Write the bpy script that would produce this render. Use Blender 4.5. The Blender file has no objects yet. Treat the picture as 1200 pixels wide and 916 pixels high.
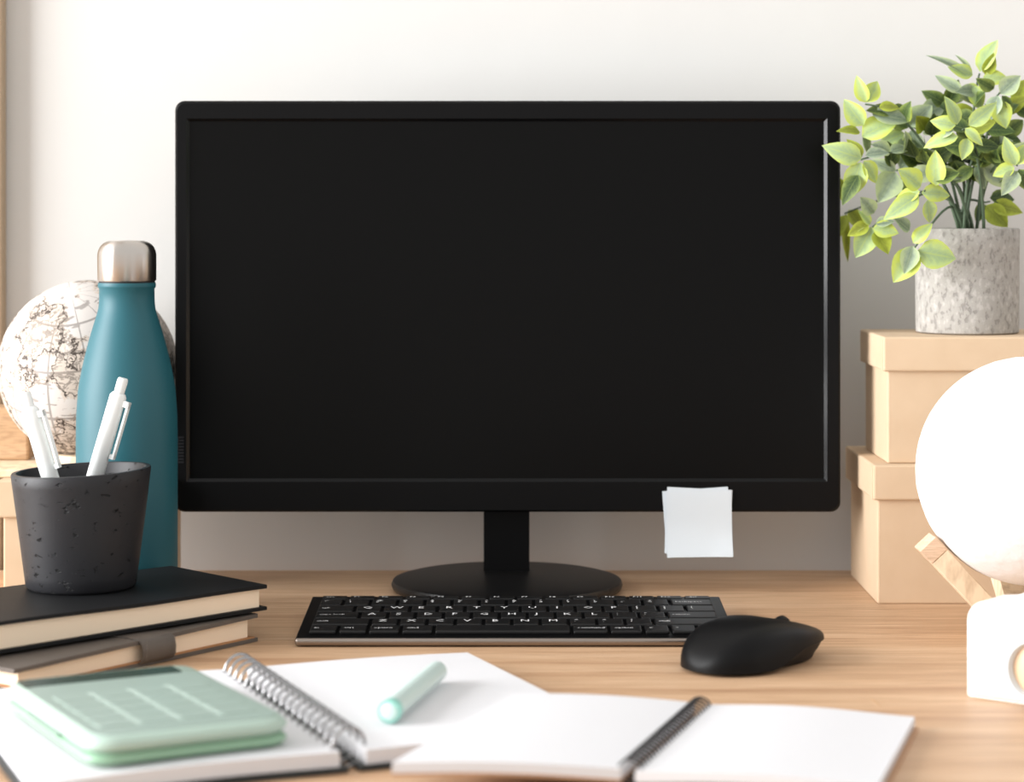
import bpy, bmesh, math, random
from mathutils import Vector, Matrix, Euler
R = random.Random(7)
sc = bpy.context.scene
C = sc.collection
PI = math.pi

# ------------------------------------------------------------ camera, world, light, exposure
F, YH, CH = 2640.0, 250.0, 0.28          # focal length in px, horizon row, camera height over the desk top
cam_d = bpy.data.cameras.new('camera'); cam = bpy.data.objects.new('camera', cam_d); C.objects.link(cam)
cam.location = (0, 0, CH); cam.rotation_euler = (PI/2, 0, 0)
cam_d.sensor_width = 36; cam_d.lens = 36*F/1200; cam_d.shift_y = -(458-YH)/1200
cam_d.clip_start = 0.02
cam_d.dof.use_dof = True; cam_d.dof.focus_distance = 1.54; cam_d.dof.aperture_fstop = 6.3
sc.camera = cam
w = bpy.data.worlds.new('world'); sc.world = w; w.use_nodes = True
bg = w.node_tree.nodes['Background']; bg.inputs[0].default_value = (1.0, 0.985, 0.965, 1); bg.inputs[1].default_value = 0.82
ld = bpy.data.lights.new('window_daylight', 'AREA'); ld.shape = 'RECTANGLE'; ld.size = 2.44; ld.size_y = 2.70
ld.energy = 300; ld.color = (0.985, 0.99, 1.0)
lo = bpy.data.objects.new('window_daylight', ld); C.objects.link(lo)
lo.location = (-3.34, 0.38, 0.95); lo.rotation_euler = (0, -PI/2, 0)
sc.view_settings.view_transform = 'Standard'; sc.view_settings.look = 'None'
sc.view_settings.gamma = 1; sc.view_settings.use_curve_mapping = False
sc.view_settings.exposure = 0.25

def at(px, py, z):                        # photo pixel -> point on the level plane z
    d = F*(CH-z)/(py-YH); return Vector(((px-600)*d/F, d, z))
def atd(px, py, d):                       # photo pixel -> point at distance d
    return Vector(((px-600)*d/F, d, CH-(py-YH)*d/F))

# ------------------------------------------------------------ materials
def lin(c): return tuple(((v/255)/12.92 if v/255 <= .04045 else ((v/255+.055)/1.055)**2.4) for v in c) + (1,)
MATS = {}
def mat(name, rgb, rough=.5, metal=0, spec=.5, bump=0, bscale=200, bdist=.001, mottle=0, mscale=20, rgb2=None, sub=0, coat=0):
    m = bpy.data.materials.new(name); m.use_nodes = True; nt = m.node_tree; b = nt.nodes['Principled BSDF']
    b.inputs['Base Color'].default_value = lin(rgb); b.inputs['Roughness'].default_value = rough
    b.inputs['Metallic'].default_value = metal; b.inputs['Specular IOR Level'].default_value = spec
    b.inputs['Coat Weight'].default_value = coat
    tc = nt.nodes.new('ShaderNodeTexCoord')
    if mottle or rgb2:
        n = nt.nodes.new('ShaderNodeTexNoise'); n.inputs['Scale'].default_value = mscale; n.inputs['Detail'].default_value = 6
        nt.links.new(tc.outputs['Object'], n.inputs['Vector'])
        r = nt.nodes.new('ShaderNodeValToRGB'); r.color_ramp.elements[0].position = .5-.5*(mottle or .3); r.color_ramp.elements[1].position = .5+.5*(mottle or .3)
        r.color_ramp.elements[0].color = lin(rgb); r.color_ramp.elements[1].color = lin(rgb2 or rgb)
        nt.links.new(n.outputs['Fac'], r.inputs['Fac']); nt.links.new(r.outputs['Color'], b.inputs['Base Color'])
    if bump:
        n2 = nt.nodes.new('ShaderNodeTexNoise'); n2.inputs['Scale'].default_value = bscale; n2.inputs['Detail'].default_value = 4
        nt.links.new(tc.outputs['Object'], n2.inputs['Vector'])
        bp = nt.nodes.new('ShaderNodeBump'); bp.inputs['Strength'].default_value = bump; bp.inputs['Distance'].default_value = bdist
        nt.links.new(n2.outputs['Fac'], bp.inputs['Height']); nt.links.new(bp.outputs['Normal'], b.inputs['Normal'])
    MATS[name] = m; return m

def nodes(m): return m.node_tree.nodes, m.node_tree.links, m.node_tree.nodes['Principled BSDF']

def wood(name, c0, c1, c2, grain=(1.2, 26, 26), rough=.45, axis_obj=True, bump=.08):
    m = mat(name, c1, rough); N, L, b = nodes(m)
    tc = N.new('ShaderNodeTexCoord'); mp = N.new('ShaderNodeMapping'); mp.inputs['Scale'].default_value = grain
    L.new(tc.outputs['Object'], mp.inputs['Vector'])
    n = N.new('ShaderNodeTexNoise'); n.inputs['Scale'].default_value = 1.6; n.inputs['Detail'].default_value = 8; n.inputs['Roughness'].default_value = .62; n.inputs['Distortion'].default_value = .5
    L.new(mp.outputs[0], n.inputs['Vector'])
    r = N.new('ShaderNodeValToRGB'); e = r.color_ramp.elements
    e[0].position = .3; e[0].color = lin(c0); e[1].position = .7; e[1].color = lin(c2); k = e.new(.5); k.color = lin(c1)
    L.new(n.outputs['Fac'], r.inputs['Fac'])
    mp2 = N.new('ShaderNodeMapping'); mp2.inputs['Scale'].default_value = (grain[0]*9, grain[1]*14, grain[2]*14)
    L.new(tc.outputs['Object'], mp2.inputs['Vector'])
    n2 = N.new('ShaderNodeTexNoise'); n2.inputs['Scale'].default_value = 1.5; n2.inputs['Detail'].default_value = 3
    L.new(mp2.outputs[0], n2.inputs['Vector'])
    r2 = N.new('ShaderNodeValToRGB'); r2.color_ramp.elements[0].position = .3; r2.color_ramp.elements[0].color = (.62, .55, .49, 1)
    r2.color_ramp.elements[1].position = .55; r2.color_ramp.elements[1].color = (1, 1, 1, 1)
    L.new(n2.outputs['Fac'], r2.inputs['Fac'])
    mx = N.new('ShaderNodeMixRGB'); mx.blend_type = 'MULTIPLY'; mx.inputs[0].default_value = .7
    L.new(r.outputs[0], mx.inputs[1]); L.new(r2.outputs[0], mx.inputs[2]); L.new(mx.outputs[0], b.inputs['Base Color'])
    bp = N.new('ShaderNodeBump'); bp.inputs['Strength'].default_value = bump; bp.inputs['Distance'].default_value = .0006
    L.new(n2.outputs['Fac'], bp.inputs['Height']); L.new(bp.outputs[0], b.inputs['Normal'])
    return m

wood('oak', (180, 141, 108), (203, 166, 131), (217, 184, 151), grain=(1.6, 30, 30), rough=.5)
wood('pale_wood', (234, 210, 178), (238, 216, 186), (242, 222, 194), grain=(12, 12, 3), rough=.55)
wood('end_grain', (214, 180, 150), (226, 196, 168), (236, 210, 184), grain=(8, 30, 120), rough=.6)
mat('wall_paint', (215, 214, 211), .9, bump=.12, bscale=14, bdist=.004)
mat('trim_paint', (178, 156, 130), .7)
wood('tan_wood', (176, 142, 106), (190, 156, 120), (202, 170, 136), grain=(6, 30, 30), rough=.6)
mat('white_paint', (235, 235, 232), .6)
mat('floor_wood', (150, 115, 85), .6)
mat('black_plastic', (6, 6, 7), .42, spec=.14, bump=.03, bscale=1500, bdist=.0002)
mat('bevel_gloss', (10, 10, 11), .2, spec=.32)
mat('screen_glass', (4, 4, 4), .34, spec=.12)
mat('button_grey', (24, 24, 27), .5, spec=.25)
mat('base_black', (16, 16, 17), .38, spec=.35, rgb2=(22, 21, 21), mottle=.5, mscale=25)
mat('rubber_black', (9, 9, 10), .46, spec=.16)
mat('mouse_side', (22, 19, 18), .55, spec=.3)
mat('key_black', (17, 17, 18), .42, spec=.35)
mat('kb_plate', (4, 4, 5), .4, spec=.14)
mat('legend_white', (235, 235, 235), .6)
mat('bar_metal', (150, 140, 132), .32, metal=1)
mat('paper_white', (218, 218, 221), .85)
mat('sticky_paper', (212, 220, 226), .85)
mat('cover_dark', (38, 42, 42), .6)
mat('cover_tan', (190, 150, 118), .8)
mat('chrome', (168, 167, 168), .18, metal=1)
mat('wire_black', (22, 22, 24), .3, spec=.6)
mat('book_black', (17, 18, 20), .55, spec=.25, bump=.15, bscale=900, bdist=.0004)
mat('page_edge', (247, 226, 200), .9, bump=.5, bscale=40, bdist=.0005)
mat('leather_grey', (84, 76, 70), .6, bump=.2, bscale=500, bdist=.0004, rgb2=(98, 90, 83), mottle=.5, mscale=40)
mat('leather_tan', (176, 126, 84), .75)
mat('thread', (128, 118, 108), .8)
mat('teal_powder', (32, 91, 102), .48, spec=.4)
mat('rubber_dark', (15, 20, 22), .6)
mat('steel', (196, 190, 184), .3, metal=1)
_N, _L, _b = nodes(MATS['steel']); _b.inputs['Anisotropic'].default_value = .88; _b.inputs['Anisotropic Rotation'].default_value = .25
_t = _N.new('ShaderNodeTangent'); _t.direction_type = 'RADIAL'; _t.axis = 'Z'; _L.new(_t.outputs[0], _b.inputs['Tangent'])
mat('kraft', (215, 189, 159), .85, bump=.05, bscale=300, bdist=.0004, rgb2=(209, 182, 151), mottle=.6, mscale=60)
mat('pen_white', (238, 241, 240), .35)
mat('mint_body', (204, 222, 217), .3)
mat('mint_ring', (150, 208, 195), .3)
mat('mint_end', (214, 240, 232), .3)
mat('calc_body', (172, 194, 182), .4)
mat('calc_under', (142, 178, 150), .35)
mat('calc_face', (156, 174, 165), .3)
mat('calc_key', (159, 177, 168), .3)
mat('calc_gap', (188, 206, 197), .4)
mat('calc_lcd', (56, 72, 64), .25)
mat('calc_slot', (120, 140, 130), .5)
mat('moon_white', (236, 235, 236), .7, bump=.5, bscale=55, bdist=.003)
mat('gloss_white', (248, 248, 246), .35)
mat('lens_ring', (214, 224, 230), .25)
mat('lens_face', (226, 192, 158), .4)
mat('stem_green', (84, 102, 78), .6)
mat('foam', (92, 84, 70), .9)

# concrete pot, dark cup: stains and pits with shapes of their own
def speckle(name, base, lo_c, hi_c, scale, lo_pos, hi_pos, bump, rough=.85, stretch=(1, 1, 1)):
    m = mat(name, base, rough, spec=.3); N, L, b = nodes(m)
    tc = N.new('ShaderNodeTexCoord'); mp = N.new('ShaderNodeMapping'); mp.inputs['Scale'].default_value = stretch
    L.new(tc.outputs['Object'], mp.inputs['Vector'])
    n = N.new('ShaderNodeTexNoise'); n.inputs['Scale'].default_value = scale; n.inputs['Detail'].default_value = 5; n.inputs['Roughness'].default_value = .6
    L.new(mp.outputs[0], n.inputs['Vector'])
    r = N.new('ShaderNodeValToRGB'); e = r.color_ramp.elements
    e[0].position = lo_pos; e[0].color = lin(lo_c); e[1].position = hi_pos; e[1].color = lin(hi_c)
    k = e.new(lo_pos+.06); k.color = lin(base); k = e.new(hi_pos-.06); k.color = lin(base)
    L.new(n.outputs['Fac'], r.inputs['Fac']); L.new(r.outputs[0], b.inputs['Base Color'])
    r2 = N.new('ShaderNodeValToRGB'); r2.color_ramp.elements[0].position = lo_pos-.03; r2.color_ramp.elements[1].position = lo_pos+.05
    L.new(n.outputs['Fac'], r2.inputs['Fac'])
    bp = N.new('ShaderNodeBump'); bp.inputs['Strength'].default_value = bump; bp.inputs['Distance'].default_value = .0015
    L.new(r2.outputs[0], bp.inputs['Height']); L.new(bp.outputs[0], b.inputs['Normal'])
    return m
speckle('dark_concrete', (38, 38, 41), (18, 18, 20), (46, 46, 50), 150, .325, .74, 1.0, .45, (1, 1, 1.8))
speckle('pale_concrete', (168, 164, 158), (146, 142, 137), (184, 180, 175), 260, .40, .62, .35, .9, (1, 1, .6))

# map globe: ink printed on a pale ball
def globe_mat():
    m = mat('map_print', (246, 240, 234), .6, spec=.3); N, L, b = nodes(m)
    tc = N.new('ShaderNodeTexCoord')
    def band(scale, detail, centre, width, dist=0.):
        n = N.new('ShaderNodeTexNoise'); n.inputs['Scale'].default_value = scale; n.inputs['Detail'].default_value = detail; n.inputs['Distortion'].default_value = dist; n.inputs['Roughness'].default_value = .6
        L.new(tc.outputs['Object'], n.inputs['Vector'])
        s = N.new('ShaderNodeMath'); s.operation = 'SUBTRACT'; s.inputs[1].default_value = centre; L.new(n.outputs['Fac'], s.inputs[0])
        a = N.new('ShaderNodeMath'); a.operation = 'ABSOLUTE'; L.new(s.outputs[0], a.inputs[0])
        l = N.new('ShaderNodeMath'); l.operation = 'LESS_THAN'; l.inputs[1].default_value = width; L.new(a.outputs[0], l.inputs[0])
        return l, n
    coast, cn = band(24, 7, .5, .009)
    minor, _ = band(90, 5, .5, .028, 1.0)
    land = N.new('ShaderNodeMath'); land.operation = 'GREATER_THAN'; land.inputs[1].default_value = .46; L.new(cn.outputs['Fac'], land.inputs[0])
    ml = N.new('ShaderNodeMath'); ml.operation = 'MULTIPLY'; L.new(minor.outputs[0], ml.inputs[0]); L.new(land.outputs[0], ml.inputs[1])
    # graticule
    sx = N.new('ShaderNodeSeparateXYZ'); L.new(tc.outputs['Object'], sx.inputs[0])
    at2 = N.new('ShaderNodeMath'); at2.operation = 'ARCTAN2'; L.new(sx.outputs['Y'], at2.inputs[0]); L.new(sx.outputs['X'], at2.inputs[1])
    def lines(src, freq, wd):
        k = N.new('ShaderNodeMath'); k.operation = 'MULTIPLY'; k.inputs[1].default_value = freq; L.new(src, k.inputs[0])
        f = N.new('ShaderNodeMath'); f.operation = 'FRACT'; L.new(k.outputs[0], f.inputs[0])
        l = N.new('ShaderNodeMath'); l.operation = 'LESS_THAN'; l.inputs[1].default_value = wd; L.new(f.outputs[0], l.inputs[0]); return l
    lon = lines(at2.outputs[0], 12/(2*PI), .05)
    zz = N.new('ShaderNodeMath'); zz.operation = 'DIVIDE'; zz.inputs[1].default_value = .0675; L.new(sx.outputs['Z'], zz.inputs[0])
    asn = N.new('ShaderNodeMath'); asn.operation = 'ARCSINE'; asn.use_clamp = False; L.new(zz.outputs[0], asn.inputs[0])
    lat = lines(asn.outputs[0], 12/(2*PI), .05)
    # lettering-like dashes
    mp = N.new('ShaderNodeMapping'); mp.inputs['Scale'].default_value = (70, 70, 420); L.new(tc.outputs['Object'], mp.inputs[0])
    n3 = N.new('ShaderNodeTexNoise'); n3.inputs['Scale'].default_value = 1; n3.inputs['Detail'].default_value = 4; L.new(mp.outputs[0], n3.inputs['Vector'])
    txt = N.new('ShaderNodeMath'); txt.operation = 'GREATER_THAN'; txt.inputs[1].default_value = .61; L.new(n3.outputs['Fac'], txt.inputs[0])
    out = coast
    for o2, k in ((ml, .6), (lon, .55), (lat, .55), (txt, .5)):
        s = N.new('ShaderNodeMath'); s.operation = 'MULTIPLY'; s.inputs[1].default_value = k; L.new(o2.outputs[0], s.inputs[0])
        mxn = N.new('ShaderNodeMath'); mxn.operation = 'MAXIMUM'; L.new(out.outputs[0], mxn.inputs[0]); L.new(s.outputs[0], mxn.inputs[1]); out = mxn
    tint = N.new('ShaderNodeMixRGB'); tint.inputs[1].default_value = lin((208, 202, 197)); tint.inputs[2].default_value = lin((202, 189, 177)); L.new(land.outputs[0], tint.inputs[0])
    mx = N.new('ShaderNodeMixRGB'); mx.inputs[2].default_value = lin((72, 62, 56)); L.new(out.outputs[0], mx.inputs[0]); L.new(tint.outputs[0], mx.inputs[1])
    L.new(mx.outputs[0], b.inputs['Base Color'])
globe_mat()

def leaf_mat(name, centre, mid, edge, transl=.35):
    m = mat(name, mid, .5, spec=.35); N, L, b = nodes(m)
    uv = N.new('ShaderNodeUVMap'); sx = N.new('ShaderNodeSeparateXYZ'); L.new(uv.outputs[0], sx.inputs[0])
    tc = N.new('ShaderNodeTexCoord'); oi = N.new('ShaderNodeObjectInfo')
    n = N.new('ShaderNodeTexNoise'); n.noise_dimensions = '4D'; n.inputs['Scale'].default_value = 5; n.inputs['Detail'].default_value = 8; n.inputs['Roughness'].default_value = .65; L.new(tc.outputs['Object'], n.inputs['Vector'])
    wm = N.new('ShaderNodeMath'); wm.operation = 'MULTIPLY'; wm.inputs[1].default_value = 40; L.new(oi.outputs['Random'], wm.inputs[0]); L.new(wm.outputs[0], n.inputs['W'])
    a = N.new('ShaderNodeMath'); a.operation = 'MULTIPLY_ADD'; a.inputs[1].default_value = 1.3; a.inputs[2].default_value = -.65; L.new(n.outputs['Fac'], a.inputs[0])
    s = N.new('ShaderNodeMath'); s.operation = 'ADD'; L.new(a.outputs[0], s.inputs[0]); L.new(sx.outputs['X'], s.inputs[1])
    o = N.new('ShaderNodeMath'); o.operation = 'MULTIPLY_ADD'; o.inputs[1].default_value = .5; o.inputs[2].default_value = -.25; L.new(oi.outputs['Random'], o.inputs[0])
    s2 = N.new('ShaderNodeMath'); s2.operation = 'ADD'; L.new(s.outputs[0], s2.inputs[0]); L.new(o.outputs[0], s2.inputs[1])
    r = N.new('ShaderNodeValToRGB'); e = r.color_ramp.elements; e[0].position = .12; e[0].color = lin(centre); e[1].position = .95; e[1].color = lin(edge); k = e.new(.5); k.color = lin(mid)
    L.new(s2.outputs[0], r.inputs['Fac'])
    # pale midrib and slanting side veins
    vn = N.new('ShaderNodeMath'); vn.operation = 'MULTIPLY_ADD'; vn.inputs[1].default_value = -.35; L.new(sx.outputs['X'], vn.inputs[0]); L.new(sx.outputs['Y'], vn.inputs[2])
    vk = N.new('ShaderNodeMath'); vk.operation = 'MULTIPLY'; vk.inputs[1].default_value = 7; L.new(vn.outputs[0], vk.inputs[0])
    vf = N.new('ShaderNodeMath'); vf.operation = 'FRACT'; L.new(vk.outputs[0], vf.inputs[0])
    vl = N.new('ShaderNodeMath'); vl.operation = 'LESS_THAN'; vl.inputs[1].default_value = .12; L.new(vf.outputs[0], vl.inputs[0])
    mr_ = N.new('ShaderNodeMath'); mr_.operation = 'LESS_THAN'; mr_.inputs[1].default_value = .07; L.new(sx.outputs['X'], mr_.inputs[0])
    mm = N.new('ShaderNodeMath'); mm.operation = 'MAXIMUM'; L.new(vl.outputs[0], mm.inputs[0]); L.new(mr_.outputs[0], mm.inputs[1])
    mf = N.new('ShaderNodeMath'); mf.operation = 'MULTIPLY'; mf.inputs[1].default_value = .3; L.new(mm.outputs[0], mf.inputs[0])
    r0 = r; r = N.new('ShaderNodeMixRGB'); r.inputs[2].default_value = lin(edge); L.new(mf.outputs[0], r.inputs[0]); L.new(r0.outputs[0], r.inputs[1])
    L.new(r.outputs[0], b.inputs['Base Color'])
    tr = N.new('ShaderNodeBsdfTranslucent'); L.new(r.outputs[0], tr.inputs['Color'])
    ms = N.new('ShaderNodeMixShader'); ms.inputs[0].default_value = transl
    L.new(b.outputs[0], ms.inputs[1]); L.new(tr.outputs[0], ms.inputs[2]); L.new(ms.outputs[0], N['Material Output'].inputs['Surface'])
leaf_mat('leaf_front', (186, 211, 162), (211, 231, 166), (229, 241, 128), .42)
leaf_mat('leaf_under', (156, 166, 72), (184, 196, 76), (206, 218, 96))
leaf_mat('leaf_grey', (140, 158, 138), (174, 190, 168), (206, 220, 176))
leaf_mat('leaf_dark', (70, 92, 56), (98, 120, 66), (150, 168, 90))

# ------------------------------------------------------------ mesh helpers
def obj(name, bm, m, parent=None, smooth=False, auto=None):
    me = bpy.data.meshes.new(name); bm.normal_update(); bm.to_mesh(me); bm.free()
    for k in (m if isinstance(m, (list, tuple)) else [m]): me.materials.append(MATS[k])
    if smooth:
        for p in me.polygons: p.use_smooth = True
        if auto is not None: me.set_sharp_from_angle(angle=math.radians(auto))
    o = bpy.data.objects.new(name, me); C.objects.link(o)
    if parent: o.parent = parent
    return o
def tag(o, label, cat, group=None):
    o['label'] = label; o['category'] = cat
    if group: o['group'] = group
    return o
def thing(name, label, cat, loc=(0, 0, 0), rz=0, group=None):
    o = bpy.data.objects.new(name, None); C.objects.link(o); o.empty_display_size = .02
    o.location = loc; o.rotation_euler = (0, 0, rz); return tag(o, label, cat, group)
def struct(name, bm, m):
    o = obj(name, bm, m); o['kind'] = 'structure'; return o
def box(x0, x1, y0, y1, z0, z1, bev=0, seg=2, bm=None):
    own = bm is None; b = bmesh.new()
    bmesh.ops.create_cube(b, size=1)
    for v in b.verts: v.co = Vector(((x0+x1)/2+v.co.x*(x1-x0), (y0+y1)/2+v.co.y*(y1-y0), (z0+z1)/2+v.co.z*(z1-z0)))
    if bev: bmesh.ops.bevel(b, geom=b.edges[:], offset=bev, segments=seg, profile=.5, affect='EDGES')
    if own: return b
    me = bpy.data.meshes.new('t'); b.to_mesh(me); b.free(); bm.from_mesh(me); bpy.data.meshes.remove(me); return bm
def lathe(prof, n=64, close=False):
    bm = bmesh.new(); rings = []
    for r, z in prof:
        rings.append([bm.verts.new((0, 0, z))] if r < 1e-7 else [bm.verts.new((r*math.cos(2*PI*i/n), r*math.sin(2*PI*i/n), z)) for i in range(n)])
    for a, b in zip(rings, rings[1:] + ([rings[0]] if close else [])):
        for i in range(n):
            j = (i+1) % n
            if len(a) == 1 and len(b) == 1: continue
            if len(a) == 1: bm.faces.new((a[0], b[j], b[i]))
            elif len(b) == 1: bm.faces.new((a[i], a[j], b[0]))
            else: bm.faces.new((a[i], a[j], b[j], b[i]))
    bmesh.ops.recalc_face_normals(bm, faces=bm.faces[:]); return bm
def tube(path, rad, n=10, cap=True, bm=None):
    bm = bm or bmesh.new(); path = [Vector(p) for p in path]; rings = []
    up = None
    for i, p in enumerate(path):
        t = (path[min(i+1, len(path)-1)]-path[max(i-1, 0)]).normalized()
        if up is None: up = t.orthogonal().normalized()
        up = (up - t*up.dot(t)).normalized(); s = t.cross(up)
        r = rad[i] if isinstance(rad, (list, tuple)) else rad
        rings.append([bm.verts.new(p+(up*math.cos(2*PI*k/n)+s*math.sin(2*PI*k/n))*r) for k in range(n)])
    for a, b in zip(rings, rings[1:]):
        for k in range(n): bm.faces.new((a[k], a[(k+1) % n], b[(k+1) % n], b[k]))
    if cap: bm.faces.new(rings[0][::-1]); bm.faces.new(rings[-1])
    bmesh.ops.recalc_face_normals(bm, faces=bm.faces[:]); return bm
def ring(center, axis, rad, wire, n=20, k=6, bm=None):
    axis = Vector(axis).normalized(); u = axis.orthogonal().normalized(); v = axis.cross(u); bm = bm or bmesh.new(); rs = []
    for i in range(n):
        a = 2*PI*i/n; d = u*math.cos(a)+v*math.sin(a)
        rs.append([bm.verts.new(Vector(center)+d*(rad+wire*math.cos(2*PI*j/k))+axis*wire*math.sin(2*PI*j/k)) for j in range(k)])
    for i in range(n):
        a, b = rs[i], rs[(i+1) % n]
        for j in range(k): bm.faces.new((a[j], a[(j+1) % k], b[(j+1) % k], b[j]))
    bmesh.ops.recalc_face_normals(bm, faces=bm.faces[:]); return bm
def patch(c00, c10, c11, c01, thick, nu=10, nv=10, bulge=None, jitter=0):
    """slab over four top corners (u: 00->10, v: 00->01); thick = constant or f(u,v)"""
    bm = bmesh.new(); T = {}; B = {}
    for i in range(nu+1):
        for j in range(nv+1):
            u, v = i/nu, j/nv
            p = (Vector(c00)*(1-u)+Vector(c10)*u)*(1-v)+(Vector(c01)*(1-u)+Vector(c11)*u)*v
            if bulge: p.z += bulge(u, v)
            th = thick(u, v) if callable(thick) else thick
            T[i, j] = bm.verts.new(p); B[i, j] = bm.verts.new(p-Vector((0, 0, th)))
    for i in range(nu):
        for j in range(nv):
            bm.faces.new((T[i, j], T[i+1, j], T[i+1, j+1], T[i, j+1])); bm.faces.new((B[i, j], B[i, j+1], B[i+1, j+1], B[i+1, j]))
    for i in range(nu):
        bm.faces.new((T[i, 0], B[i, 0], B[i+1, 0], T[i+1, 0])); bm.faces.new((T[i, nv], T[i+1, nv], B[i+1, nv], B[i, nv]))
    for j in range(nv):
        bm.faces.new((T[0, j], T[0, j+1], B[0, j+1], B[0, j])); bm.faces.new((T[nu, j], B[nu, j], B[nu, j+1], T[nu, j+1]))
    bmesh.ops.recalc_face_normals(bm, faces=bm.faces[:]); return bm
def prism(poly, y0, y1):                   # polygon in x,z extruded along y
    bm = bmesh.new(); a = [bm.verts.new((x, y0, z)) for x, z in poly]; b = [bm.verts.new((x, y1, z)) for x, z in poly]
    bm.faces.new(a); bm.faces.new(b[::-1]); n = len(poly)
    for i in range(n): bm.faces.new((a[i], b[i], b[(i+1) % n], a[(i+1) % n]))
    bmesh.ops.recalc_face_normals(bm, faces=bm.faces[:]); return bm
def rrect(x0, x1, z0, z1, r, n=6):
    out = []
    for cx, cz, a0 in ((x1-r, z1-r, 0), (x0+r, z1-r, 90), (x0+r, z0+r, 180), (x1-r, z0+r, 270)):
        for i in range(n+1):
            a = math.radians(a0+90*i/n); out.append((cx+r*math.cos(a), cz+r*math.sin(a)))
    return out

# ------------------------------------------------------------ the room
WY, WX, FZ = 1.80, -3.20, -.73
struct('wall_back', box(WX, 1.7, WY, WY+.1, FZ, 2.6), 'wall_paint')
struct('floor', box(WX-.1, 1.7, -1.6, WY+.1, FZ-.05, FZ), 'floor_wood')
bm = bmesh.new()                            # window wall on the left, opening where the daylight enters
wy0, wy1, wz0, wz1 = -1.0, 1.76, -.30, 2.20
box(WX-.1, WX, -1.6, wy0, FZ, 2.6, bm=bm); box(WX-.1, WX, wy1, WY, FZ, 2.6, bm=bm)
box(WX-.1, WX, wy0, wy1, FZ, wz0, bm=bm); box(WX-.1, WX, wy0, wy1, wz1, 2.6, bm=bm)
struct('wall_left', bm, 'wall_paint')
wn = bpy.data.objects.new('window_1', None); C.objects.link(wn); wn['kind'] = 'structure'; wn.location = (WX, (wy0+wy1)/2, wz0)
bm = bmesh.new(); hw = (wy1-wy0)/2; hz = wz1-wz0
for y0, y1, z0, z1 in ((-hw, -hw+.05, 0, hz), (hw-.05, hw, 0, hz), (-hw, hw, 0, .05), (-hw, hw, hz-.05, hz)): box(-.07, -.02, y0, y1, z0, z1, bm=bm)
obj('window_frame', bm, 'white_paint', wn)
obj('mullion', box(-.065, -.03, -.02, .02, .05, hz-.05), 'white_paint', wn)
obj('window_sill', box(-.02, .06, -hw-.03, hw+.03, -.03, 0, .004), 'white_paint', wn)
struct('trim_1', box(-.50, -.4035, WY-.018, WY, FZ, 1.7, .003), 'trim_paint')

# ------------------------------------------------------------ desk
desk = thing('desk', 'light oak wooden desk top carrying everything', 'desk', (0, 1.25, FZ))
DB, DF, SEAM = 1.768, .78, 1.478
def plank(x0, x1, y0, y1, lx):
    o = obj('plank', box(x0, x1, y0-1.25, y1-1.25, -FZ-.032, -FZ), 'oak', desk); return o
plank(-1.0, .02, SEAM+.0010, DB, 0); plank(-1.0, .02, DF, SEAM-.0010, 0); plank(.02, 1.0, DF, DB, 0)
obj('apron', box(-.95, .95, DF+.05-1.25, DB-.05-1.25, -FZ-.06, -FZ-.032), 'oak', desk)
for x in (-.93, .93):
    for y in (DF+.08, DB-.08): obj('leg', box(x-.03, x+.03, y-.03-1.25, y+.03-1.25, 0, -FZ-.06, .003), 'oak', desk)

sm = obj('scratch', tube([Vector((.207, .05, -FZ+.0001)), Vector((.2085, .043, -FZ+.0001)), Vector((.2095, .030, -FZ+.0001))], [.0001, .0005, .0002], 6), 'tan_wood', desk)
# ------------------------------------------------------------ monitor
MY = 1.6755; MX = -.0037
mon = thing('computer_monitor', 'wide black computer monitor with a blank screen on a round foot', 'monitor', (MX, 1.672, 0))
def mloc(b):
    for v in b.verts: v.co -= Vector((MX, 1.672, 0))
    return b
ox0, ox1, oz0, oz1 = -.2508, .2445, .0579, .3638
ix0, ix1, iz0, iz1 = -.2423, .2345, .0805, .3506
bm = bmesh.new()
outer = rrect(ox0, ox1, oz0, oz1, .0072)
n = len(outer)
inner = []
def inner_pt(i, q, ins, y):
    k = i // (n//4); cx, cz = ((ix1, iz1), (ix0, iz1), (ix0, iz0), (ix1, iz0))[k]
    return (cx-ins*(1 if k in (0, 3) else -1), y, cz-ins*(1 if k in (0, 1) else -1))
of0 = [bm.verts.new((x+(.0015 if x < 0 else -.0015), MY, z+(.0015 if z < .2 else -.0015))) for x, z in outer]
of1 = [bm.verts.new((x, MY+.002, z)) for x, z in outer]
ob = [bm.verts.new((x, MY+.024, z)) for x, z in outer]
c4 = [(ix1, iz1), (ix0, iz1), (ix0, iz0), (ix1, iz0)]
in0 = [bm.verts.new((x, MY, z)) for x, z in c4]
for i in range(n):
    j = (i+1) % n
    bm.faces.new((of0[i], of1[i], of1[j], of0[j])); bm.faces.new((of1[i], ob[i], ob[j], of1[j]))
    ki, kj = i//(n//4), j//(n//4)
    if ki == kj: bm.faces.new((of0[i], of0[j], in0[ki]))
    else: bm.faces.new((of0[i], of0[j], in0[kj], in0[ki]))
bm.faces.new(ob[::-1])
bmesh.ops.recalc_face_normals(bm, faces=bm.faces[:])
bez = obj('bezel', mloc(bm), 'black_plastic', mon)
bm = bmesh.new(); ins = .0022
a = [bm.verts.new((x, MY, z)) for x, z in c4]
b4 = [bm.verts.new((x-ins*(1 if x > 0 else -1), MY+.0025, z-ins*(1 if z > .2 else -1))) for x, z in c4]
for i in range(4): bm.faces.new((a[i], a[(i+1) % 4], b4[(i+1) % 4], b4[i]))
obj('bezel_lip', mloc(bm), 'bevel_gloss', mon)
o = obj('screen', mloc(box(ix0, ix1, MY+.0025, MY+.004, iz0, iz1)), 'screen_glass', mon); o['label'] = 'dark blank switched-off screen'
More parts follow.
